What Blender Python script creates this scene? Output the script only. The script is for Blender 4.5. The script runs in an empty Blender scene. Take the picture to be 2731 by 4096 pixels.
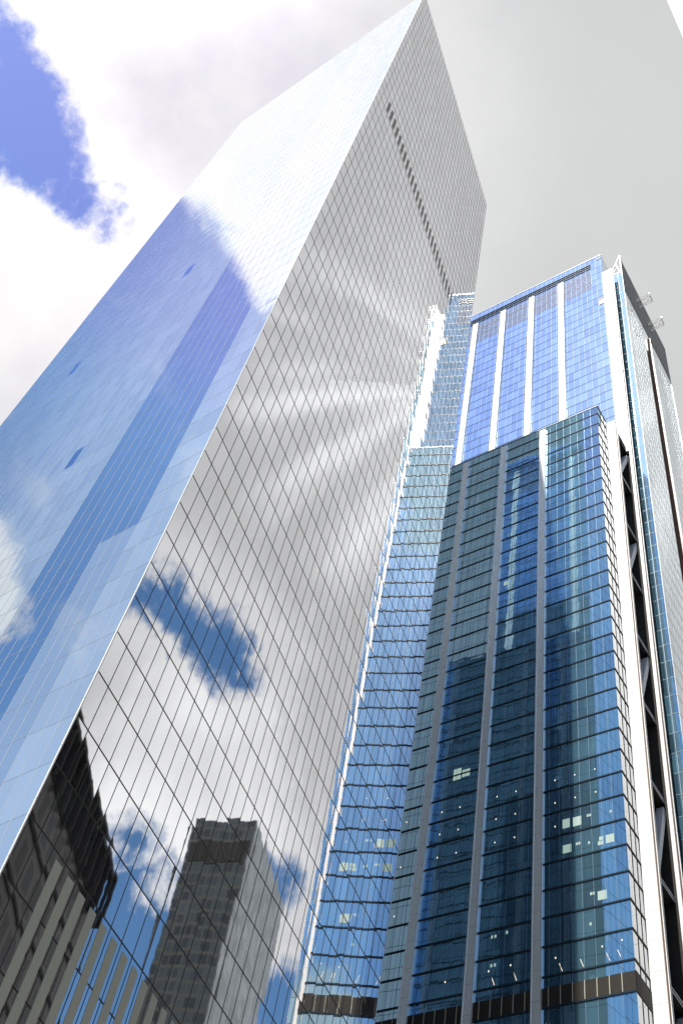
import bpy, bmesh, math, random
from mathutils import Vector, Matrix
random.seed(7)
S = bpy.context.scene
R = math.radians
SUN_EL, SUN_AZ = 61.0, 178.0          # azimuths are measured clockwise from +Y

# ------------------------------------------------------------------ camera
cam_d = bpy.data.cameras.new('camera'); cam = bpy.data.objects.new('camera', cam_d)
S.collection.objects.link(cam); S.camera = cam
cam_d.sensor_fit = 'VERTICAL'; cam_d.sensor_height = 36.0; cam_d.lens = 36.0*4471.98/4096
cam_d.clip_end = 5000; cam_d.clip_start = 0.1
_r = Vector((0.84060513, 0.51994156, 0.15180179))
_u = Vector((0.3575325, -0.74316047, 0.56558202))
_b = Vector((0.40688269, -0.42115708, -0.81060051))
cam.matrix_world = Matrix(((_r.x, _u.x, _b.x, 0), (_r.y, _u.y, _b.y, 0), (_r.z, _u.z, _b.z, 1.7), (0, 0, 0, 1)))

# ------------------------------------------------------------------ exposure
S.view_settings.view_transform = 'Standard'; S.view_settings.look = 'None'
S.view_settings.exposure = 0.85; S.view_settings.gamma = 1.0
S.render.engine = 'CYCLES'
S.cycles.max_bounces = 10; S.cycles.glossy_bounces = 8; S.cycles.diffuse_bounces = 2
S.cycles.caustics_reflective = False; S.cycles.caustics_refractive = False

# ------------------------------------------------------------------ node helper
class NT:
    def __init__(s, tree): s.t = tree; s.n = tree.nodes; s.l = tree.links
    def node(s, kind, **kw):
        n = s.n.new(kind)
        for k, v in kw.items(): setattr(n, k, v)
        return n
    def put(s, sock, v):
        if isinstance(v, bpy.types.NodeSocket): s.l.new(v, sock)
        elif v is not None: sock.default_value = v
    def m(s, op, a, b=None, c=None, clamp=False):
        n = s.node('ShaderNodeMath', operation=op, use_clamp=clamp)
        for i, v in enumerate((a, b, c)):
            if v is not None: s.put(n.inputs[i], v)
        return n.outputs[0]
    def v(s, op, a, b=None, scale=None):
        n = s.node('ShaderNodeVectorMath', operation=op)
        s.put(n.inputs[0], a)
        if b is not None: s.put(n.inputs[1], b)
        if scale is not None: s.put(n.inputs['Scale'], scale)
        return n.outputs['Value'] if op in ('DOT_PRODUCT', 'LENGTH', 'DISTANCE') else n.outputs[0]
    def ss(s, x, lo, hi, a=0.0, b=1.0):
        n = s.node('ShaderNodeMapRange', interpolation_type='SMOOTHSTEP')
        s.put(n.inputs[0], x)
        for i, q in enumerate((lo, hi, a, b)): s.put(n.inputs[i+1], q)
        return n.outputs[0]
    def mix(s, f, a, b):
        n = s.node('ShaderNodeMix', data_type='RGBA'); s.put(n.inputs[0], f); s.put(n.inputs[6], a); s.put(n.inputs[7], b)
        return n.outputs[2]
    def noise(s, vec, scale, detail=4, rough=.5, col=False):
        n = s.node('ShaderNodeTexNoise'); s.put(n.inputs['Vector'], vec); n.inputs['Scale'].default_value = scale
        n.inputs['Detail'].default_value = detail; n.inputs['Roughness'].default_value = rough
        return n.outputs['Color'] if col else n.outputs['Fac']
def dirv(az, el):
    az, el = R(az), R(el); return Vector((math.sin(az)*math.cos(el), math.cos(az)*math.cos(el), math.sin(el)))

# ------------------------------------------------------------------ world: sky with broken cloud
W = bpy.data.worlds.new('World'); S.world = W; W.use_nodes = True
T = NT(W.node_tree); T.n.clear()
gen = T.node('ShaderNodeTexCoord').outputs['Generated']
sky = T.node('ShaderNodeTexSky', sky_type='NISHITA'); sky.sun_disc = False
sky.sun_elevation = R(SUN_EL); sky.sun_rotation = R(SUN_AZ); sky.altitude = 50; sky.air_density = 1.0; sky.dust_density = .6; sky.ozone_density = 2.2
hsv = T.node('ShaderNodeHueSaturation'); T.put(hsv.inputs['Color'], sky.outputs[0])
gz = T.node('ShaderNodeSeparateXYZ'); T.put(gz.inputs[0], gen)
T.put(hsv.inputs['Hue'], T.ss(gz.outputs[2], .80, .885, 0.495, 0.525)); T.put(hsv.inputs['Saturation'], T.ss(gz.outputs[2], .80, .885, 1.18, 1.08)); T.put(hsv.inputs['Value'], T.ss(gz.outputs[2], .70, .885, 0.72, 1.04))
w1 = T.v('SUBTRACT', T.noise(gen, 9.0, 7, .6, True), (0.5, 0.5, 0.5))
w2 = T.v('SUBTRACT', T.noise(gen, 46.0, 5, .6, True), (0.5, 0.5, 0.5))
d = T.v('ADD', T.v('ADD', gen, T.v('SCALE', w1, scale=0.085)), T.v('SCALE', w2, scale=0.036))
def field(blobs):
    out = None
    for az, el, r in blobs:
        c = dirv(az, el); x = T.m('SUBTRACT', R(r), T.v('DISTANCE', d, tuple(c)))
        out = x if out is None else T.m('MAXIMUM', out, x)
    return out
gaps = [(-98, 61.3, 2.7), (-94, 62.4, 1.8), (-90, 62.4, 2.0), (-87, 61.8, 2.2), (-89, 60.4, 1.8), (-86.5, 60.4, 1.3), (-84, 61.5, 1.75), (-80.5, 61.4, 1.15), (-76.6, 61.6, 1.0), (-78.5, 61.3, 1.0),
        (-103, 61.3, 3.7), (-106, 61.2, 3.6), (-109, 60.2, 3.8), (-112, 58.8, 4.0), (133, 50, 20), (166, 38, 15), (133, 34, 17), (110, 45, 12), (-110, 51.5, 11), (-112, 38, 13), (-127, 50, 14), (-150, 57, 15), (-150, 42, 17), (-172, 40, 14),
        (33.5, 46.8, 1.5), (31, 46.9, 1.6), (28.3, 46.2, 1.8), (26, 45.5, 1.5), (24.4, 45.1, .9),
        (26.6, 30.5, 4.5), (16.8, 28.6, 3.2), (18.4, 35.4, 1.3), (27.4, 35.5, 1.1)]
puffs = [(-105.6, 43.0, 3.7), (25.0, 33.6, 0.9), (23.6, 34.8, .7), (-160, 30, 3), (168, 63.5, 7.0), (32.8, 45.2, 1.0), (30.2, 48.4, .7), (165, 30.5, 2.2)]
f_gap = T.m('MINIMUM', field(gaps), T.m('MULTIPLY', field(puffs), -1.0))
gap = T.ss(f_gap, -0.009, 0.012)
wisp = T.m('MULTIPLY', T.ss(T.noise(gen, 11.0, 8, .62), .56, .74), 0.30)
gap = T.m('MULTIPLY', gap, T.m('SUBTRACT', 1.0, wisp))
# brightness of the cloud layer: blinding to the left of the towers, grey to the right
a_l = T.v('DISTANCE', gen, tuple(dirv(-88, 64)))
bright = T.ss(a_l, R(9), R(26), 1.0, 0.0)
a_l2 = T.v('DISTANCE', gen, tuple(dirv(-130, 73))); glare = T.ss(a_l2, R(9), R(17), 1.0, 0.0); glare = T.m('MAXIMUM', glare, T.ss(T.v('DISTANCE', gen, tuple(dirv(170, 62))), R(8), R(20), .7, 0.0))
a_w = T.v('DISTANCE', d, tuple(dirv(26, 38.5))); white = T.ss(a_w, R(2.5), R(8.5), 1.0, 0.0)
tex = T.m('MULTIPLY', T.m('SUBTRACT', T.noise(gen, 5.5, 6, .58), 0.5), 0.46)
# light fan painted into the sky, standing for sun bounced onto the mirror tower
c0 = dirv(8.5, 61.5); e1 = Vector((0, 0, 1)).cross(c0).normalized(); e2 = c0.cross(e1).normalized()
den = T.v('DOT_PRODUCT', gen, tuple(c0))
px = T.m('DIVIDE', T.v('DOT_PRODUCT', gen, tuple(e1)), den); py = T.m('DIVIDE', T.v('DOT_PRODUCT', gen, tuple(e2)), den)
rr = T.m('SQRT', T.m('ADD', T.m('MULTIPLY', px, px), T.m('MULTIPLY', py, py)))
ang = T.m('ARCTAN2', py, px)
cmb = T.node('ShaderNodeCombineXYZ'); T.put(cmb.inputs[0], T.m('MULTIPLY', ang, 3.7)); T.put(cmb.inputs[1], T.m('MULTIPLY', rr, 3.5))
bounce_fan = T.ss(T.noise(cmb.outputs[0], 1.3, 1, .5), .38, .72)
bounce_fan = T.m('MULTIPLY', bounce_fan, T.m('MULTIPLY', T.ss(rr, .03, .08), T.ss(rr, .17, .27, 1.0, 0.0)))
bounce_fan = T.m('MULTIPLY', bounce_fan, T.ss(px, -.075, -.03, 1.0, 0.0))
bounce_fan = T.m('MULTIPLY', bounce_fan, T.ss(gz.outputs[2], .885, .93, 1.0, 0.0))
bounce_fan = T.m('ADD', T.m('MULTIPLY', bounce_fan, 0.22), T.m('MULTIPLY', T.m('MULTIPLY', T.ss(rr, .04, .25, 1.0, 0.0), T.ss(px, -.075, -.03, 1.0, 0.0)), 0.11))  # streaks plus a soft painted glow around them
lum = T.m('ADD', T.m('ADD', T.m('ADD', 0.37, T.m('ADD', T.m('MULTIPLY', bright, 0.165), T.m('MULTIPLY', glare, 0.29))), T.m('MULTIPLY', white, 0.20)), bounce_fan)
lum = T.m('MULTIPLY', lum, T.m('ADD', 1.0, T.m('MULTIPLY', tex, T.m('ADD', T.m('MAXIMUM', bright, white), .35, clamp=True))))
edge = T.ss(f_gap, -0.07, 0.0, 0.0, 0.12); lum = T.m('ADD', lum, edge)
ccol = T.mix(bright, (0.985, 1.0, 1.0, 1), T.mix(T.ss(tex, -.10, .04), (.90, .87, .97, 1), (1.0, .98, .985, 1)))
cl = T.v('SCALE', ccol, scale=lum)
bg_s = T.node('ShaderNodeBackground'); T.put(bg_s.inputs[0], hsv.outputs[0]); bg_s.inputs[1].default_value = 0.135
bg_c = T.node('ShaderNodeBackground'); T.put(bg_c.inputs[0], cl); bg_c.inputs[1].default_value = 1.0
mx = T.node('ShaderNodeMixShader'); T.put(mx.inputs[0], gap); T.l.new(bg_c.outputs[0], mx.inputs[1]); T.l.new(bg_s.outputs[0], mx.inputs[2])
wo = T.node('ShaderNodeOutputWorld'); T.l.new(mx.outputs[0], wo.inputs[0])
W.cycles.sampling_method = 'MANUAL'; W.cycles.sample_map_resolution = 512

# ------------------------------------------------------------------ sun
sd = bpy.data.lights.new('sun', 'SUN'); sd.energy = 4.6; sd.angle = R(0.5); sd.color = (1.0, .955, .88)
sun = bpy.data.objects.new('sun', sd); S.collection.objects.link(sun)
sun.rotation_euler = (-dirv(SUN_AZ, SUN_EL)).to_track_quat('-Z', 'Y').to_euler(); sun.location = (0, -50, 400)

# ------------------------------------------------------------------ materials
def new_mat(name):
    m = bpy.data.materials.new(name); m.use_nodes = True; t = NT(m.node_tree); t.n.clear()
    o = t.node('ShaderNodeOutputMaterial'); return m, t, o
def plain(name, col, rough=.5, metal=0.0, var=.06, scale=.8, emit=None, streak=False, joint=None):
    m, t, o = new_mat(name); p = t.node('ShaderNodeBsdfPrincipled')
    pos = t.node('ShaderNodeNewGeometry').outputs['Position']
    if streak: pos = t.v('MULTIPLY', pos, (1.0, 1.0, .06))
    n = t.noise(pos, scale, 5, .6); k = t.m('ADD', 1-var, t.m('MULTIPLY', n, 2*var))
    if joint:                                     # open joints between stacked cladding panels
        sz = t.node('ShaderNodeSeparateXYZ'); t.put(sz.inputs[0], t.node('ShaderNodeNewGeometry').outputs['Position'])
        j = t.m('FRACT', t.m('DIVIDE', t.m('SUBTRACT', sz.outputs[2], .9), joint)); k = t.m('MULTIPLY', k, t.m('SUBTRACT', 1.0, t.m('MULTIPLY', t.m('LESS_THAN', j, .012), .55)))
    t.put(p.inputs['Base Color'], t.v('SCALE', (col[0], col[1], col[2]), scale=k))
    t.put(p.inputs['Roughness'], t.m('ADD', rough-.05, t.m('MULTIPLY', n, .1))); p.inputs['Metallic'].default_value = metal
    if max(col) < .12: p.inputs['Specular IOR Level'].default_value = .12
    if emit:
        p.inputs['Emission Color'].default_value = (*emit[0], 1); p.inputs['Emission Strength'].default_value = emit[1]
    t.l.new(p.outputs[0], o.inputs[0]); return m

def glass(name, tang, du, dv, u0, v0, refl, tint, body, wav=.004, tilt=.002, blinds=None, blind_col=(.5, .55, .6), var=.12, ripple=.0015):
    """curtain-wall glass: UV in metres, each pane slightly pillowed and tilted; blinds(t,u,v,rand)->0..1"""
    m, t, o = new_mat(name)
    uv = t.node('ShaderNodeUVMap', uv_map='UVMap').outputs[0]
    sp = t.node('ShaderNodeSeparateXYZ'); t.put(sp.inputs[0], uv); u, v = sp.outputs[0], sp.outputs[1]
    pu = t.m('DIVIDE', t.m('SUBTRACT', u, u0), du); pv = t.m('DIVIDE', t.m('SUBTRACT', v, v0), dv)
    iu, iv = t.m('FLOOR', pu), t.m('FLOOR', pv); fu, fv = t.m('SUBTRACT', pu, iu), t.m('SUBTRACT', pv, iv)
    cb = t.node('ShaderNodeCombineXYZ'); t.put(cb.inputs[0], iu); t.put(cb.inputs[1], iv)
    wn = t.node('ShaderNodeTexWhiteNoise'); t.put(wn.inputs['Vector'], cb.outputs[0])
    rs = t.node('ShaderNodeSeparateColor'); t.put(rs.inputs[0], wn.outputs['Color'])
    pos = t.node('ShaderNodeNewGeometry')
    rp = t.v('SUBTRACT', t.noise(pos.outputs['Position'], 1.6, 2, .5, True), (.5, .5, .5))
    rsp = t.node('ShaderNodeSeparateXYZ'); t.put(rsp.inputs[0], rp)
    def bend(f, r, rc):
        a = t.m('MULTIPLY', t.m('SUBTRACT', f, .5), t.m('MULTIPLY', t.m('ADD', t.m('MULTIPLY', r, .8), .6), 2*wav))
        b = t.m('MULTIPLY', t.m('SUBTRACT', r, .5), 2*tilt); c = t.m('MULTIPLY', rc, 2*ripple)
        return t.m('ADD', t.m('ADD', a, b), c)
    nx = bend(fu, rs.outputs[0], rsp.outputs[0]); nz = bend(fv, rs.outputs[1], rsp.outputs[1])
    nrm = t.v('ADD', pos.outputs['Normal'], t.v('ADD', t.v('SCALE', tuple(tang), scale=nx), t.v('SCALE', (0, 0, 1), scale=nz)))
    nrm = t.v('NORMALIZE', nrm)
    g = t.node('ShaderNodeBsdfGlossy'); g.inputs['Roughness'].default_value = 0.02
    pane = t.m('ADD', 1-var/2, t.m('MULTIPLY', rs.outputs[2], var))
    t.put(g.inputs['Color'], t.v('SCALE', tint, scale=pane)); t.put(g.inputs['Normal'], nrm)
    df = t.node('ShaderNodeBsdfDiffuse')
    if blinds:
        bl = blinds(t, u, v, rs.outputs[2], fu, fv); t.put(df.inputs['Color'], t.mix(bl, (*body, 1), (*blind_col, 1)))
    else:
        t.put(df.inputs['Color'], t.v('SCALE', body, scale=t.m('ADD', .6, t.m('MULTIPLY', rs.outputs[1], .9))))
    fr = t.node('ShaderNodeFresnel'); fr.inputs[0].default_value = 1.5
    fac = t.m('ADD', refl, t.m('MULTIPLY', fr.outputs[0], 1-refl))
    if blinds: fac = t.m('MULTIPLY', fac, t.m('SUBTRACT', 1.0, t.m('MULTIPLY', bl, .32)))
    ms = t.node('ShaderNodeMixShader'); t.put(ms.inputs[0], fac); t.l.new(df.outputs[0], ms.inputs[1]); t.l.new(g.outputs[0], ms.inputs[2])
    t.l.new(ms.outputs[0], o.inputs[0]); return m

# ------------------------------------------------------------------ mesh helpers
class MB:
    def __init__(s): s.v = []; s.f = []; s.uv = []; s.fm = []
    def quad(s, a, b, c, d_, uv=None, mi=0):
        i = len(s.v); s.v += [a, b, c, d_]; s.f.append((i, i+1, i+2, i+3)); s.uv += uv or [(0, 0), (1, 0), (1, 1), (0, 1)]; s.fm.append(mi)
    def prism(s, o, ax, ay, az, mi=0):
        """box from corner o and three edge vectors"""
        o, ax, ay, az = map(Vector, (o, ax, ay, az))
        if ax.cross(ay).dot(az) < 0: ax, ay = ay, ax
        p = [o, o+ax, o+ax+ay, o+ay]; q = [x+az for x in p]
        s.quad(p[3], p[2], p[1], p[0], mi=mi); s.quad(*q, mi=mi)
        for k in range(4): s.quad(p[k], p[(k+1) % 4], q[(k+1) % 4], q[k], mi=mi)
    def box(s, x0, x1, y0, y1, z0, z1, mi=0):
        s.prism((x0, y0, z0), (x1-x0, 0, 0), (0, y1-y0, 0), (0, 0, z1-z0), mi)
    def bar(s, a, b, w, h, mi=0, up=(0, 0, 1)):
        a, b = Vector(a), Vector(b); dd = (b-a).normalized(); upv = Vector(up)
        if abs(dd.dot(upv)) > .98: upv = Vector((1, 0, 0))
        sx = dd.cross(upv).normalized(); sy = sx.cross(dd).normalized()
        s.prism(a-sx*w/2-sy*h/2, sx*w, sy*h, b-a, mi)
    def build(s, name, mats, parent=None):
        me = bpy.data.meshes.new(name); me.from_pydata([tuple(x) for x in s.v], [], s.f)
        for mm in (mats if isinstance(mats, (list, tuple)) else [mats]): me.materials.append(mm)
        for p, k in zip(me.polygons, s.fm): p.material_index = k
        ul = me.uv_layers.new(name='UVMap')
        for k, c in enumerate(s.uv): ul.data[k].uv = c
        ob = bpy.data.objects.new(name, me); S.collection.objects.link(ob)
        if parent: ob.parent = parent
        ob_world(ob, parent); return ob
def ob_world(ob, parent):
    if parent:
        root = parent
        off = Vector((0, 0, 0))
        while root: off += root.location; root = root.parent
        ob.location = -off
def empty(name, loc, label, cat, group=None):
    o = bpy.data.objects.new(name, None); S.collection.objects.link(o); o.location = loc; o['label'] = label; o['category'] = cat
    if group: o['group'] = group
    return o
def structure(ob): ob['kind'] = 'structure'; return ob

# ------------------------------------------------------------------ palette
M_white = plain('sunlit white painted aluminium', (.80, .79, .77), .38, 0, .05, .5, streak=True, joint=4.1*1.034)  # even white coat with faint vertical streaks and dark joints
M_fin = plain('pale grey metal fin', (.95, .97, .93), .30, .45, .07, .6, streak=True, joint=4.1*1.034)
M_dark = plain('dark anodised mullion', (.035, .035, .035), .4)
M_darkblue = plain('dark blue spandrel', (.02, .035, .05), .3)
M_lightmull = plain('bright aluminium mullion', (.55, .57, .60), .3, .3)
M_thinmull = plain('grey blue mullion', (.30, .36, .42), .35, .3)
M_bluemull = plain('slate blue mullion', (.16, .24, .32), .4, .2)
M_umull = plain('pale blue mullion', (.26, .34, .46), .6)
M_ridge = plain('polished fin edge', (.92, .92, .90), .22, .5, .04)
M_pier = plain('weathered bronze pier', (.10, .09, .08), .6)
M_davit = plain('galvanised davit steel', (.22, .23, .22), .6)
M_bronze = plain('bronze return panel', (.20, .12, .08), .45)
M_louvre = plain('dark brown louvre', (.030, .027, .023), .55, 0, .2, .9)
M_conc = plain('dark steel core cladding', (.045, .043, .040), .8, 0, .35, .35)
M_brace = plain('grey blue brace steel', (.42, .46, .52), .45, 0, .1)
M_beam = plain('dark steel beam', (.05, .05, .045), .6, 0, .2)
M_opaque = plain('matt olive grey panel', (.40, .41, .34), .7, 0, .06, 2.5)
M_brown = plain('brown grey vent panel', (.26, .23, .21), .6, 0, .1)
M_roof = plain('roof membrane', (.2, .2, .2), .9)
M_stone = plain('pale limestone cladding', (.86, .85, .82), .7, 0, .04)
M_road = plain('asphalt road', (.05, .05, .05), .9, 0, .3, 2.)
M_pave = plain('granite pavement', (.22, .21, .2), .85, 0, .15, 1.)
M_lamp = plain('lit office ceiling panel', (.12, .14, .13), .5, 0, 0, 1, ((.72, 1.0, .90), .24))
M_spot = plain('lit downlight', (.1, .1, .1), .5, 0, 0, 1, ((1., .86, .66), .8))
M_cream = plain('cream interior lining', (.75, .62, .42), .6)

# ================================================================== GROUND
g = MB(); g.quad((-2500, -2500, 0), (2500, -2500, 0), (2500, 2500, 0), (-2500, 2500, 0)); structure(g.build('ground', M_road))
g = MB(); g.box(-140, -36, 22, 190, 0.0, .14); structure(g.build('pavement', M_pave))
g = MB(); g.box(-30, 60, 30, 330, 0.0, .14); structure(g.build('pavement', M_pave))

# ================================================================== MIRROR TOWER (left)
P0 = Vector((-48.42, 31.25, 0)); dR = Vector((-.20364, .97905, 0)); dL = Vector((-.99866, .0518, 0))
nR = Vector((.97905, .20364, 0)); nL = Vector((-.0518, -.99866, 0)); Z = Vector((0, 0, 1))
H4 = 296.0; WR = 54.65; WL = 57.5
PR = P0+dR*WR; PL = P0+dL*WL; PB = PR+dL*(WL)
tw = empty('glass_skyscraper', tuple(P0), 'tall mirror-glass tower with a knife-sharp corner, reflecting clouds, blue sky and neighbouring towers', 'skyscraper')
FH4 = 4.1; V04 = 42.15     # a floor line lies at z = V04 + n*FH4
def in_range(t, x, a, b):
    return t.m('MULTIPLY', t.m('GREATER_THAN', x, a), t.m('LESS_THAN', x, b))
def blindsL(t, u, v, r, fu, fv):
    a = t.m('LESS_THAN', u, 4.575)
    b = t.m('MULTIPLY', in_range(t, u, 4.575, 9.15), t.m('LESS_THAN', v, 74.95))
    c = t.m('GREATER_THAN', u, 16.775)
    patch = t.m('MULTIPLY', t.m('GREATER_THAN', r, .97), .2)
    slope = t.ss(u, 20.0, 58.0, 1.0, .45)
    c = t.m('MULTIPLY', t.m('MULTIPLY', c, slope), t.m('SUBTRACT', t.m('ADD', .66, t.m('MULTIPLY', r, .14)), patch))
    b = t.m('MULTIPLY', b, .62)
    a = t.m('MULTIPLY', a, t.m('ADD', .78, t.m('MULTIPLY', r, .12)))
    return t.m('MINIMUM', t.m('ADD', t.m('ADD', a, b), c), 1.0)
def blindsB(t, u, v, r, fu, fv): return t.m('MULTIPLY', t.m('LESS_THAN', u, 4.575), 1.0)
G_R = glass('mirror glass north', dR, 1.56, FH4, 0, V04, .78, (.93, .92, .935), (.06, .065, .07), .0025, .0016, var=.09, ripple=.0015)
G_L = glass('mirror glass east', dL, 1.525, FH4, 0, V04, .70, (.85, .88, .93), (.03, .05, .09), .0018, .001, blindsL, (.42, .50, .56), var=.08)
G_B = glass('mirror glass back', dL, 1.525, FH4, 0, V04, .52, (.74, .88, 1.0), (.02, .025, .03), .004, .003, blindsB, (.75, .88, .92), var=.1)
def facade(name, A, dv_, w, z0, z1, mat, parent, flip=False, grid=None):
    m = MB(); B = A+dv_*w
    q = [(A.x, A.y, z0), (B.x, B.y, z0), (B.x, B.y, z1), (A.x, A.y, z1)]; uv = [(0, z0), (w, z0), (w, z1), (0, z1)]
    if flip: q = q[::-1]; uv = uv[::-1]
    m.quad(*q, uv=uv)
    if not grid: return m.build(name, mat, parent)
    nrm, us, vs, wu, wv, pu, pv, mu, mv = grid
    for u in us: m.prism(A+dv_*(u-wu/2)+Z*z0, dv_*wu, nrm*pu, Z*(z1-z0), 1)
    for v in vs: m.prism(A+Z*(v-wv/2), dv_*w, nrm*pv, Z*wv, 2)
    return m.build(name, [mat, mu, mv], parent)
vs4 = [V04+FH4*n for n in range(-10, 62) if 0 < V04+FH4*n < H4-1]
M_rm = plain('shaded mullion line', (.045, .043, .04), .6)  # mullion colour painted dark for the faces turned from the sun
facade('glass_facade', P0, dR, WR, 0, H4, G_R, tw, grid=(nR, [1.56*k for k in range(1, 35)], vs4, .055, .095, .016, .018, M_rm, M_rm))
facade('glass_facade', P0, dL, WL, 0, H4, G_L, tw, True, (nL, [1.525*k for k in range(1, 38)], vs4, .045, .05, .014, .008, M_lightmull, M_thinmull))
facade('glass_facade', PR, dL, WL, 0, H4, G_B, tw, grid=(-nL, [1.525*k for k in range(1, 38)], vs4, .05, .09, .012, .014, M_rm, M_rm))
facade('glass_facade', PL, (PB-PL).normalized(), (PB-PL).length, 0, H4, G_B, tw, True)
m = MB(); m.quad(*[(p.x, p.y, H4-.3) for p in (P0, PR, PB, PL)]); m.build('roof', M_roof, tw)
m = MB(); m.prism(P0-dR*.02+dL*.10, -dL*.13, dR*.10, Z*H4); m.build('corner_trim', M_white, tw)
m = MB(); m.prism(PR-dR*.06+nR*.002, nR*.03, dR*.09, Z*H4); m.build('corner_trim', M_lightmull, tw)
m = MB(); m.prism(P0+Z*(H4-.02), dR*WR, dL*.25, Z*.18); m.prism(P0+Z*(H4-.02)+nL*.004, dL*WL, -nL*.25, Z*.17); m.build('roof_coping', M_lightmull, tw)
for k in range(2, 34):          # opaque half-module panels of the lower storeys
    u = 1.525*k+.66
    m = MB(); m.prism(P0+dR*u+Z*.2, dR*.80, nR*.028, Z*41.55); m.build('opaque_panel', M_opaque, tw)
for k in range(2, 28):          # vent panels of the mechanical storey
    u = 1.56*k+.80
    m = MB(); m.prism(P0+dR*u+Z*(V04+FH4*41-3.2), dR*.70, nR*.02, Z*5.4); m.build('vent_panel', M_brown, tw)
G_dk = glass('bare glass pane', dL, 1.525, FH4, 0, V04, .6, (.62, .72, .95), (.02, .03, .08))
for u, z in ((24.4, 99.55), (27.45, 156.95), (44.2, 140.55)):
    A = P0+dL*u+nL*.006; m = MB(); B = A+dL*1.5
    m.quad((B.x, B.y, z), (A.x, A.y, z), (A.x, A.y, z+4.05), (B.x, B.y, z+4.05), uv=[(u+1.5, z), (u, z), (u, z+4), (u+1.5, z+4)]); m.build('unscreened_pane', G_dk, tw)

# ================================================================== BLUE TOWER WITH WHITE FINS (right)
K = 1.034
def q3(x, y, h): return Vector((x*K, y*K, 1.7+(h-1.7)*K))
def zz(h): return 1.7+(h-1.7)*K
class KB(MB):                                     # builds in surveyed units, scaled to metres
    def kbox(s, x0, x1, y0, y1, h0, h1, mi=0): s.box(x0*K, x1*K, y0*K, y1*K, zz(h0), zz(h1), mi)
tb = empty('finned_skyscraper', tuple(q3(-41, 110, 1.7-1.7/K)), 'blue glass tower with white vertical fins, stepped lower block and an open braced corner', 'skyscraper')
HG = 1.7-1.7/K                                    # survey height of the ground
XL = -105.1                                       # left end of the lower block
X_ = Vector((1, 0, 0)); Y_ = Vector((0, 1, 0))
MOD = 1.525
def gl3(name, tang, v0, **kw):
    a = dict(refl=.60, tint=(.60, .84, 1.0), body=(.07, .16, .22), wav=.0018, tilt=.0012, var=.14, ripple=.001); a.update(kw)
    return glass(name, tang, MOD*K, 4.1*K, 0, zz(v0), **a)
G_F = gl3('blue glass lower', X_, 82.0)
G_U = gl3('blue glass upper', X_, 84.8, tint=(.54, .74, 1.0), refl=.66, body=(.05, .12, .20), var=.26)
G_S = gl3('blue glass side', Y_, 82.0, tint=(.82, .86, .90), refl=.6, body=(.05, .06, .06), var=.05)
def kfacade(name, x0, y0, dirn, w, h0, h1, mat, parent, u0=0.0, flip=False, grid=None):
    m = KB(); A = q3(x0, y0, h0); B = A+dirn*w*K; z0, z1 = zz(h0), zz(h1); U0 = u0*K; U1 = U0+w*K
    q = [(A.x, A.y, z0), (B.x, B.y, z0), (B.x, B.y, z1), (A.x, A.y, z1)]; uv = [(U0, z0), (U1, z0), (U1, z1), (U0, z1)]
    if flip: q = q[::-1]; uv = uv[::-1]
    m.quad(*q, uv=uv)
    if not grid: return m.build(name, mat, parent)
    xs, ga, gb, hs, g0, g1, wv, wh, pv, ph, mv, mh = grid
    if dirn.x > .5:
        for x in xs: m.kbox(x-wv/2, x+wv/2, y0-pv, y0, g0, g1, 1)
        for h in hs: m.kbox(ga, gb, y0-ph, y0, h-wh/2, h+wh/2, 2)
    else:
        for y in xs: m.kbox(x0, x0+pv, y-wv/2, y+wv/2, g0, g1, 1)
        for h in hs: m.kbox(x0, x0+ph, ga, gb, h-wh/2, h+wh/2, 2)
    return m.build(name, [mat, mv, mh], parent)
FX = -54.7                                        # a fin centre; the grid is 9.15 wide
YF, YU, YS = 109.9, 120.1, 125.7
HL, HU = 212.2, 318.2
# --- lower block
hsL = [82.0+4.1*n for n in range(0, 32)]+[78.0, 73.9, 69.8, 65.7, 61.6, 57.5, 53.4]
xsL = [FX+MOD*k for k in range(-33, 9) if XL < FX+MOD*k < -42.5]
kfacade('glass_facade', XL, YF, X_, -42.4-XL, HG, HL, G_F, tb, u0=(XL-FX) % MOD, grid=(xsL, XL, -42.36, hsL, HG, HL, .05, .24, .03, .10, M_bluemull, M_darkblue))
kfacade('glass_facade', -42.4, YF, Y_, 4.3, HG, HL, G_S, tb, grid=([YF+MOD, YF+2*MOD], YF-.05, YF+4.3, hsL, HG, HL, .05, .24, .06, .10, M_dark, M_dark))
kfacade('glass_facade', XL, YF, Y_, 40, HG, HL, G_S, tb, flip=True)
m = KB(); m.quad(*[tuple(q3(x, y, HL-.25)) for x, y in ((XL, YF), (-42.4, YF), (-42.4, YU), (XL, YU))]); m.build('roof', M_roof, tb)
m = KB(); m.kbox(XL, -42.25, YF-.10, YF, HL-.12, HL+.12); m.kbox(-42.4, -42.25, YF, YF+4.3, HL-.12, HL+.12); m.build('roof_coping', M_thinmull, tb)
m = KB(); m.kbox(XL, -42.33, YF-.09, YF-.004, 78.1, 80.5); m.kbox(-42.396, -42.28, YF-.09, YF+4.3, 78.1, 80.5); lb = m.build('louvre_band', M_louvre, tb)
for x in xsL:
    if x < -78: continue
    m = KB(); m.kbox(x-.05, x+.05, YF-.15, YF-.09, 78.1, 80.5); m.build('band_post', M_opaque, lb)
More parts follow.
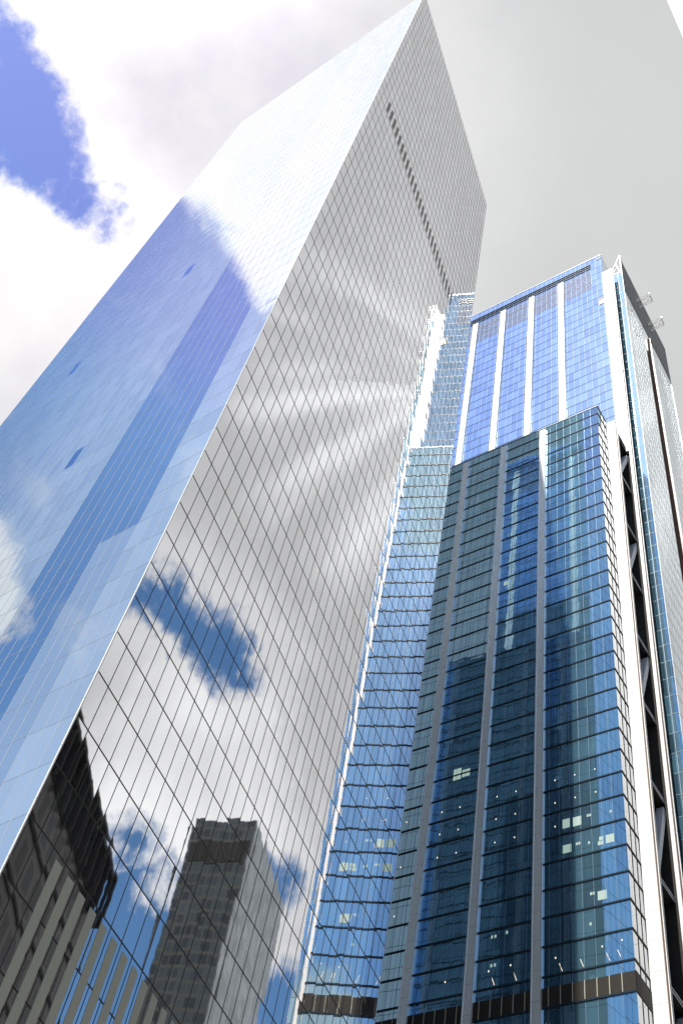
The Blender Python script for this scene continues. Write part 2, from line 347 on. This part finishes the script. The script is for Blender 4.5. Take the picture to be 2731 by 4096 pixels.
# --- fins of the lower block
def fin(x, y, h0, h1, w=1.38, mat=M_fin):
    m = KB(); m.kbox(x-w/2, x+w/2, y-.30, y-.004, h0, h1)
    m.kbox(x-w/2-.002, x-w/2+.11, y-.40, y-.30, h0, h1, 1); m.kbox(x+w/2-.11, x+w/2+.002, y-.40, y-.30, h0, h1, 1)
    m.build('fin', [mat, M_ridge], tb)
for k in range(-5, 1): fin(FX+9.15*k, YF, 53.4 if False else HG+.5, 211.2)
# --- corner column of the lower block and its bronze return
m = KB(); m.kbox(-42.38, -40.45, 114.2, 115.5, HG, 211.4); m.build('corner_column', M_white, tb)
m = KB(); m.kbox(-40.45, -40.38, 114.26, 115.1, HG, 211.2); m.build('return_panel', M_bronze, tb)
m = KB(); m.kbox(-40.45, -40.30, 115.1, 115.32, HG, 210.9); m.kbox(-40.45, -40.26, 114.72, 114.80, HG, 211.0); m.build('edge_trim', M_white, tb)
# --- braced open corner: slabs, core wall behind, K braces
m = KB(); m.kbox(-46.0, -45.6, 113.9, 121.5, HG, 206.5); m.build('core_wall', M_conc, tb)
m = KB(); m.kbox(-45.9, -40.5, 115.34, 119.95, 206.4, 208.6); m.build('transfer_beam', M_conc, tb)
lev = [206.2, 191.4, 175.3, 160.0, 143.9, 128.3, 112.8, 96.5, 81.3, 65.5, 50.]
for h in lev[1:]:
    m = KB(); m.kbox(-45.6, -40.42, 115.34, 119.95, h-.35, h+.35); e_ = m.build('floor_beam', M_beam, tb)
    m = KB(); m.kbox(-40.42, -40.36, 115.34, 119.9, h+.16, h+.36); m.kbox(-40.42, -40.36, 115.34, 119.9, h-.36, h-.16); m.build('beam_flange', M_brace, e_)
for i in range(0, 10, 2):
    h = lev[i]
    m = KB(); a = q3(-40.95, 119.9, h-1.4); b = q3(-40.95, 115.2, lev[i+1]+1.6); m.bar(a, b, 1.0, 1.1, 0, (1, 0, 0)); m.build('brace', M_brace, tb)
    if i >= 2:
        m = KB(); a = q3(-42.0, 119.7, h+.9); b = q3(-42.0, 115.3, lev[i-1]-2.6); m.bar(a, b, .55, .6, 0, (1, 0, 0)); m.build('brace', M_brace, tb)
# --- upper shaft
XUL = -97.5
hsU = [285.7-4.1*n for n in range(-6, 20)]
xsU = [FX+MOD*k for k in range(-28, 9) if XUL < FX+MOD*k < -42.2]
kfacade('glass_facade', XUL, YU, X_, -42.1-XUL, 200, HU, G_U, tb, u0=(XUL-FX) % MOD, grid=(xsU, XUL, -42.08, [h for h in hsU if h < 311], 200, HU, .07, .20, .02, .03, M_umull, M_darkblue))
kfacade('glass_facade', -42.1, YU, Y_, 10, 200, HU, G_S, tb)
kfacade('glass_facade', XUL, YU, Y_, 38, 200, HU, G_S, tb, flip=True)
m = KB(); m.quad(*[tuple(q3(x, y, HU-.3)) for x, y in ((XUL, YU), (-42.1, YU), (-42.1, 158), (XUL, 158))]); m.build('roof', M_roof, tb)
for k in range(-4, 1): fin(FX+9.15*k, YU, 203, 310.6, 1.70, M_white)
m = KB()                                           # louvred storeys under the roof
xe = -45.45
for x in xsU:
    if x+MOD > xe+.1: continue
    for r in range(19):
        h = 297.3+r*.70
        if h > 309.8: break
        m.kbox(x+.12, x+MOD-.12, YU-.05, YU-.003, h, h+.26)
m.build('storey_louvres', plain('navy louvre blades', (.03, .055, .14), .6), tb)
m = KB()
for h in (311.3, 312.7, 314.0): m.kbox(XUL, xe, YU-.16, YU-.003, h, h+.42)
m.build('parapet_louvres', M_darkblue, tb)
m = KB(); m.kbox(XUL, -42.06, YU-.09, YU-.002, HU-.25, HU+.05); m.build('roof_coping', M_lightmull, tb)
m = KB(); m.kbox(-43.6, -42.3, YU-.10, YU-.003, 315.3, 316.3); m.build('parapet_slot', M_dark, tb)
m = KB(); m.kbox(-43.8, -42.3, YU-.10, YU-.003, 286.9, 288.6); op = m.build('plant_opening', M_dark, tb)
m = KB(); m.kbox(-43.8, -42.3, YU-.12, YU-.004, 284.6, 286.9); m.build('opening_lining', M_cream, op)
# --- corner column of the shaft
m = KB(); m.kbox(-42.1, -39.35, YU-.5, YU, 206.8, 303.6); m.kbox(-39.87, -39.35, YU-.5, YU, HG, 206.8); m.build('corner_column', M_white, tb)
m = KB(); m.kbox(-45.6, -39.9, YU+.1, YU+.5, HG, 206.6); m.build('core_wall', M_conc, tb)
m = KB(); m.kbox(-39.35, -39.29, YU-.42, YU+.15, HG, 303.2); m.build('return_panel', M_bronze, tb)
m = KB(); m.kbox(-39.33, -39.19, YU+.2, YU+.45, HG, 303.0); m.build('edge_trim', M_white, tb)
# --- glass strip beside the column, then the long side face (this wing is scaled nearer so the strip mirrors open sky)
K = 1.034*.971; HG = 1.7-1.7/K
G_F = gl3('blue glass strip', X_, 81.9)
hsT = [81.9+4.1*n for n in range(-8, 57)]
kfacade('glass_facade', -42.5, YS, X_, 4.1, HG, 313.5, G_F, tb, u0=0, grid=((-40.9, -39.65), -42.4, -38.38, hsT, HG, 313.5, .07, .09, .03, .04, M_thinmull, M_bluemull))
YB = 158.5
G_S2 = glass('grey side glass', Y_, MOD*K, 4.1*K, 0, zz(84.8), .72, (.88, .91, .92), (.08, .09, .09), .004, .003, var=.06)
ys = [YS+MOD*k for k in range(1, 22)]; hsS = [h for h in hsT if h < 301]
kfacade('glass_facade', -38.4, YS, Y_, 138.9-YS, HG, 301.5, G_S2, tb, grid=([y for y in ys if y < 138.6], YS, 138.85, hsS, HG, 301.5, .05, .09, .012, .012, M_thinmull, M_dark))
kfacade('glass_facade', -38.4, 143.0, Y_, YB-143.0, HG, 301.5, G_S2, tb, grid=([y for y in ys if y > 143.2], 143.05, YB, hsS, HG, 301.5, .05, .09, .012, .012, M_thinmull, M_dark))
m = KB(); m.kbox(-38.44, -38.34, YS-.06, YS+.02, HG, 313.5); m.build('corner_trim', M_lightmull, tb)
m = KB(); m.kbox(-38.44, -38.30, YB-.1, YB+.04, HG, 322.0); m.build('corner_trim', M_lightmull, tb)
# recessed groove
m = KB(); m.kbox(-41.4, -41.0, 138.6, 143.3, HG, 301.5); m.build('groove_wall', M_conc, tb)
m = KB(); m.kbox(-41.0, -38.42, 142.96, 143.1, HG, 301.5); m.kbox(-41.0, -38.42, 138.8, 138.94, HG, 301.5); m.build('groove_cheeks', M_bronze, tb)
m = KB()
for n in range(0, 36):
    h = 82+8.2*n
    if h+8 > 301: break
    a, b = (139.1, 142.9) if n % 2 else (142.9, 139.1)
    m.bar(q3(-39.6, a, h), q3(-39.6, b, h+8.0), .5, .5)
m.build('groove_bracing', M_bronze, tb)
m = KB(); m.kbox(-38.6, -38.12, 143.0, 143.2, HG, 301.3); m.build('groove_trim', M_white, tb)
# louvred screen at the top of the side face
m = KB(); m.kbox(-38.5, -38.36, YS, YB, 301.5, 322.2); sc = m.build('roof_screen', M_thinmull, tb)
m = KB()
for r in range(28): m.kbox(-38.36, -38.27, YS+.1, YB-.1, 301.8+r*.72, 302.18+r*.72)
m.build('screen_louvres', plain('grey screen louvre', (.26, .28, .28), .6), sc)
m = KB(); m.kbox(-38.62, -38.24, YS, YB, 321.9, 322.5); m.build('screen_coping', M_lightmull, sc)
m = KB(); m.kbox(-90, -40, YB, YB+.3, HG, 318); m.build('rear_wall', M_roof, tb)
# spike frame at the corner
m = KB()
A = (-38.45, YS+.1, 325.4); Bq = (-38.45, YS+.1, 313.5); Cc = (-41.3, YS+.1, 313.6); D = (-41.3, YS+.1, 316.3)
for a, b, w in ((A, Bq, .28), (A, D, .26), (D, Cc, .26), (Cc, Bq, .3), ((-40.0, YS+.1, 320.6), (-38.9, YS+.1, 313.6), .2), (D, (-38.5, YS+.1, 317.6), .16), (Cc, (-40.4, YS+.1, 316.8), .16)):
    m.bar(q3(*a), q3(*b), w, w)
m.prism(q3(-38.55, YS, 322.4), Vector((.15, 0, 0)), Vector((0, 1.2, 0)), Vector((0, 0, 3.2)))
m.build('corner_spire_frame', M_lightmull, tb)

K = 1.034; HG = 1.7-1.7/K
# --- lit ceilings and downlights seen in the lower storeys
def lit(x0, x1, h0, h1, mat, name='lit_ceiling_panel'):
    m = KB(); m.kbox(x0, x1, YF-.022, YF-.006, h0, h1); m.build(name, mat, tb)
for x0, x1, h0, h1 in ((-51.2, -50.1, 103.5, 105.0), (-49.7, -48.5, 103.4, 104.9), (-51.2, -50.0, 99.4, 100.7), (-45.2, -44.0, 99.3, 100.6), (-46.3, -45.9, 99.3, 99.9),
                       (-45.85, -45.5, 99.3, 99.9), (-46.1, -45.5, 100.0, 100.6), (-46.6, -45.4, 91.0, 92.3), (-69.0, -67.7, 118.0, 120.2), (-67.5, -66.2, 118.2, 119.6), (-62.2, -61.3, 161.9, 163.0)):
    lit(x0, x1, h0, h1, M_lamp)
for x, h in ((-47.7, 104.4), (-47.35, 104.4), (-49.35, 100.2), (-49.0, 100.2), (-47.65, 99.9), (-47.6, 92.0), (-47.25, 92.0), (-47.8, 87.7), (-44.45, 104.1), (-61.2, 89.), (-60.7, 89.), (-59.1, 89.2), (-61.1, 84.9), (-60.6, 84.9)):
    lit(x, x+.26, h, h+.42, M_lamp)
for h in (112.4, 108.3, 104.2):
    for x in (-46.3, -49.3, -52.3, -55.35, -58.35, -61.35, -67.4, -70.4):
        if h > 105 or x < -50: lit(x-.07, x+.07, h-.1, h+.12, M_spot, 'downlight')
for x, h in ((-76.4, 112.4), (-76.4, 104.2), (-76.4, 96.), (-58.3, 84.6), (-61.3, 84.4), (-52.3, 84.3), (-46.3, 84.5), (-43.8, 84.8), (-67.4, 84.2)):
    lit(x-.07, x+.07, h-.1, h+.12, M_spot, 'downlight')
for x, h in ((-48.9, 82.9), (-51.6, 82.9), (-45.6, 83.0), (-44.2, 83.1), (-57.6, 82.9), (-60.6, 82.9)):
    m = KB(); m.bar(q3(x-.22, YF-.012, h+.55), q3(x+.18, YF-.012, h-.55), .06, .02, 0, (0, 1, 0)); m.build('light_strip', M_spot, tb)

K = 1.034*.971
# ================================================================== roof davits on the side of the blue tower
for i, (y0, lab) in enumerate(((135.6, 'upper lattice steel platform jutting out from the screened roof edge, nearer the spike'),
                               (144.0, 'lower lattice steel platform jutting out from the screened roof edge, topped by a small knob'))):
    dv = empty('roof_davit', tuple(q3(-38.3, y0, 311.5)), lab, 'davit', 'lattice platforms on the roof edge')
    y1 = y0+2.1; h = 311.9; x0, x1 = -38.35, -34.3
    def fr(hh):
        return [(x0, y0, hh), (x1, y0, hh), (x1, y1, hh), (x0, y1, hh)]
    m = KB()
    for hh in (h, h+1.5):
        p = fr(hh)
        for k in range(4): m.bar(q3(*p[k]), q3(*p[(k+1) % 4]), .09, .09)
    m.build('frame', M_davit, dv)
    m = KB(); xm = (x0+x1)/2
    for a, b in (((x0, y0), (xm, y1)), ((xm, y1), (x1, y0)), ((xm, y0), (xm, y1)), ((x0, y1), (xm, y0)), ((xm, y0), (x1, y1))): m.bar(q3(a[0], a[1], h), q3(b[0], b[1], h), .05, .05)
    for (x, y) in ((x0, y0), (x0, y1), (x1, y0), (x1, y1), (xm, y0), (xm, y1)): m.bar(q3(x, y, h), q3(x, y, h+1.5), .06, .06)
    for y in (y0, y1): m.bar(q3(x0, y, h), q3(xm, y, h+1.5), .07, .07); m.bar(q3(x1, y, h), q3(xm, y, h+1.5), .07, .07)
    m.build('lattice', M_davit, dv)
    m = KB()
    if i: m.bar(q3(x1+.1, y0+.4, h+1.4), q3(x1+.1, y0+.4, h+2.3), .4, .4)
    else: m.bar(q3(x1, y0, h+1.3), q3(x1, y0, h+1.9), .2, .2)
    m.build('knob', M_lightmull, dv)

# ================================================================== buildings that show only as reflections
def gridglass(name, u, v, a, b, gap=.12):
    """opaque dark curtain wall with fine procedural framing; UV in metres"""
    mm, t, o = new_mat(name); uv = t.node('ShaderNodeUVMap', uv_map='UVMap').outputs[0]
    sp = t.node('ShaderNodeSeparateXYZ'); t.put(sp.inputs[0], uv)
    fu = t.m('FRACT', t.m('DIVIDE', sp.outputs[0], u)); fv = t.m('FRACT', t.m('DIVIDE', sp.outputs[1], v))
    ln = t.m('MAXIMUM', t.m('LESS_THAN', fu, gap), t.m('LESS_THAN', fv, gap*1.3))
    cb = t.node('ShaderNodeCombineXYZ'); t.put(cb.inputs[0], t.m('FLOOR', t.m('DIVIDE', sp.outputs[0], u))); t.put(cb.inputs[1], t.m('FLOOR', t.m('DIVIDE', sp.outputs[1], v)))
    wn = t.node('ShaderNodeTexWhiteNoise'); t.put(wn.inputs['Vector'], cb.outputs[0])
    colr = t.mix(ln, t.v('SCALE', a, scale=t.m('ADD', .5, wn.outputs['Value'])), (*b, 1))
    p = t.node('ShaderNodeBsdfPrincipled'); t.put(p.inputs['Base Color'], colr); p.inputs['Roughness'].default_value = .3; p.inputs['Specular IOR Level'].default_value = .2
    t.l.new(p.outputs[0], o.inputs[0]); return mm
def shaft(parent, name, pts, z0, z1, mats):
    for k in range(len(pts)):
        a, b = Vector((*pts[k], 0)), Vector((*pts[(k+1) % len(pts)], 0)); w = (b-a).length
        m = MB(); m.quad((a.x, a.y, z0), (b.x, b.y, z0), (b.x, b.y, z1), (a.x, a.y, z1), uv=[(0, z0), (w, z0), (w, z1), (0, z1)])
        m.build(name, mats[k % len(mats)], parent)
    m = MB(); m.quad(*[(p[0], p[1], z1) for p in pts]) if len(pts) == 4 else None; m.build('roof', M_roof, parent)
Bd = gridglass('dark ribbed curtain wall', 4.2, 8.2, (.012, .013, .013), (.16, .15, .135), .34)
t1 = empty('office_block', (-6, 110, 0), 'dark ribbed office block seen only mirrored at the foot of the left tower', 'office block')
w1p = [(-4.8, 126.3), (-9.6, 80.0), (30, 76), (36, 122)]
shaft(t1, 'ribbed_wall', w1p, 0, 100.6, [Bd])
a, b = Vector((-4.8, 126.3, 0)), Vector((-9.6, 80.0, 0)); dd = (b-a).normalized(); nn = Vector((-dd.y, dd.x, 0)); nn = -nn if nn.x > 0 else nn
m = MB(); m.prism(a+Z*100.6+Vector((.6, 0, 0)), b-a, Vector((36, -4, 0)), Z*8.2); m.build('recessed_crown', plain('black crown void', (.008, .008, .008), .7), t1)
for k in range(13):
    m = MB(); m.prism(a+dd*(k*3.85)+Z*100.0, dd*.42, nn*1.1, Z*9.0); m.build('crown_pier', M_pier, t1)
m = MB(); m.prism(a+Z*108.7+nn*1.1, b-a, -nn*2.2, Z*1.0); m.build('crown_cornice', M_louvre, t1)
m = MB()
for k in range(12): m.prism(a+Z*(100.2-k*8.2)+nn*.25, b-a, -nn*.3, Z*.6)
m.build('ledges', M_louvre, t1)

t2 = empty('office_tower', (20, 228, 0), 'dark grid-fronted tower with a paler side, seen only as a reflection in the left tower', 'office tower')
Gf = gridglass('dark gridded wall', 3.2, 4.0, (.022, .029, .032), (.045, .048, .042), .2)
Gs = glass('pale steel side wall', Vector((0, 1, 0)), 3.0, 4.0, 0, 0, .5, (.68, .74, .78), (.2, .21, .21), .012, .008, var=.35)
x0, x1, y0, y1 = 11.3, 30.2, 228.2, 269.5
shaft(t2, 'wall', [(x0, y0), (x1, y0), (x1, y1), (x0, y1)], 0, 207.5, [Gf, Gf, Gf, Gs])
m = MB(); m.box(x0+1.2, x1-1.2, y0-.12, y0-.01, 192.5, 200.0); rc = m.build('crown_recess', plain('black recess', (.01, .01, .01), .8), t2)
m = MB()
for k in range(1, 4): m.box(x0+k*4.7-.15, x0+k*4.7+.15, y0-.3, y0-.12, 192.5, 200.0)
m.bar((x0+6, y0-.25, 193), (x0+10, y0-.25, 199.5), .3, .3); m.build('recess_bars', M_louvre, rc)
m = MB(); m.box(x0+2, x1-3, y0+2, y1-4, 207.5, 209.2); m.build('roof_plant', M_louvre, t2)

t3 = empty('stone_tower', (10, 50, 0), 'edge of a sunlit white tower cutting the top right corner', 'tower')
shaft(t3, 'stone_wall', [(.22, 40.0), (22, 40.0), (22, 60), (.9, 60)], 0, 250, [M_stone])
m = MB()
for k in range(60): m.box(2.0, 21, 39.96, 39.996, 4+4*k, 5.9+4*k)
m.build('window_bands', plain('blue grey window band', (.2, .25, .3), .15), t3)  # bands in one even blue grey
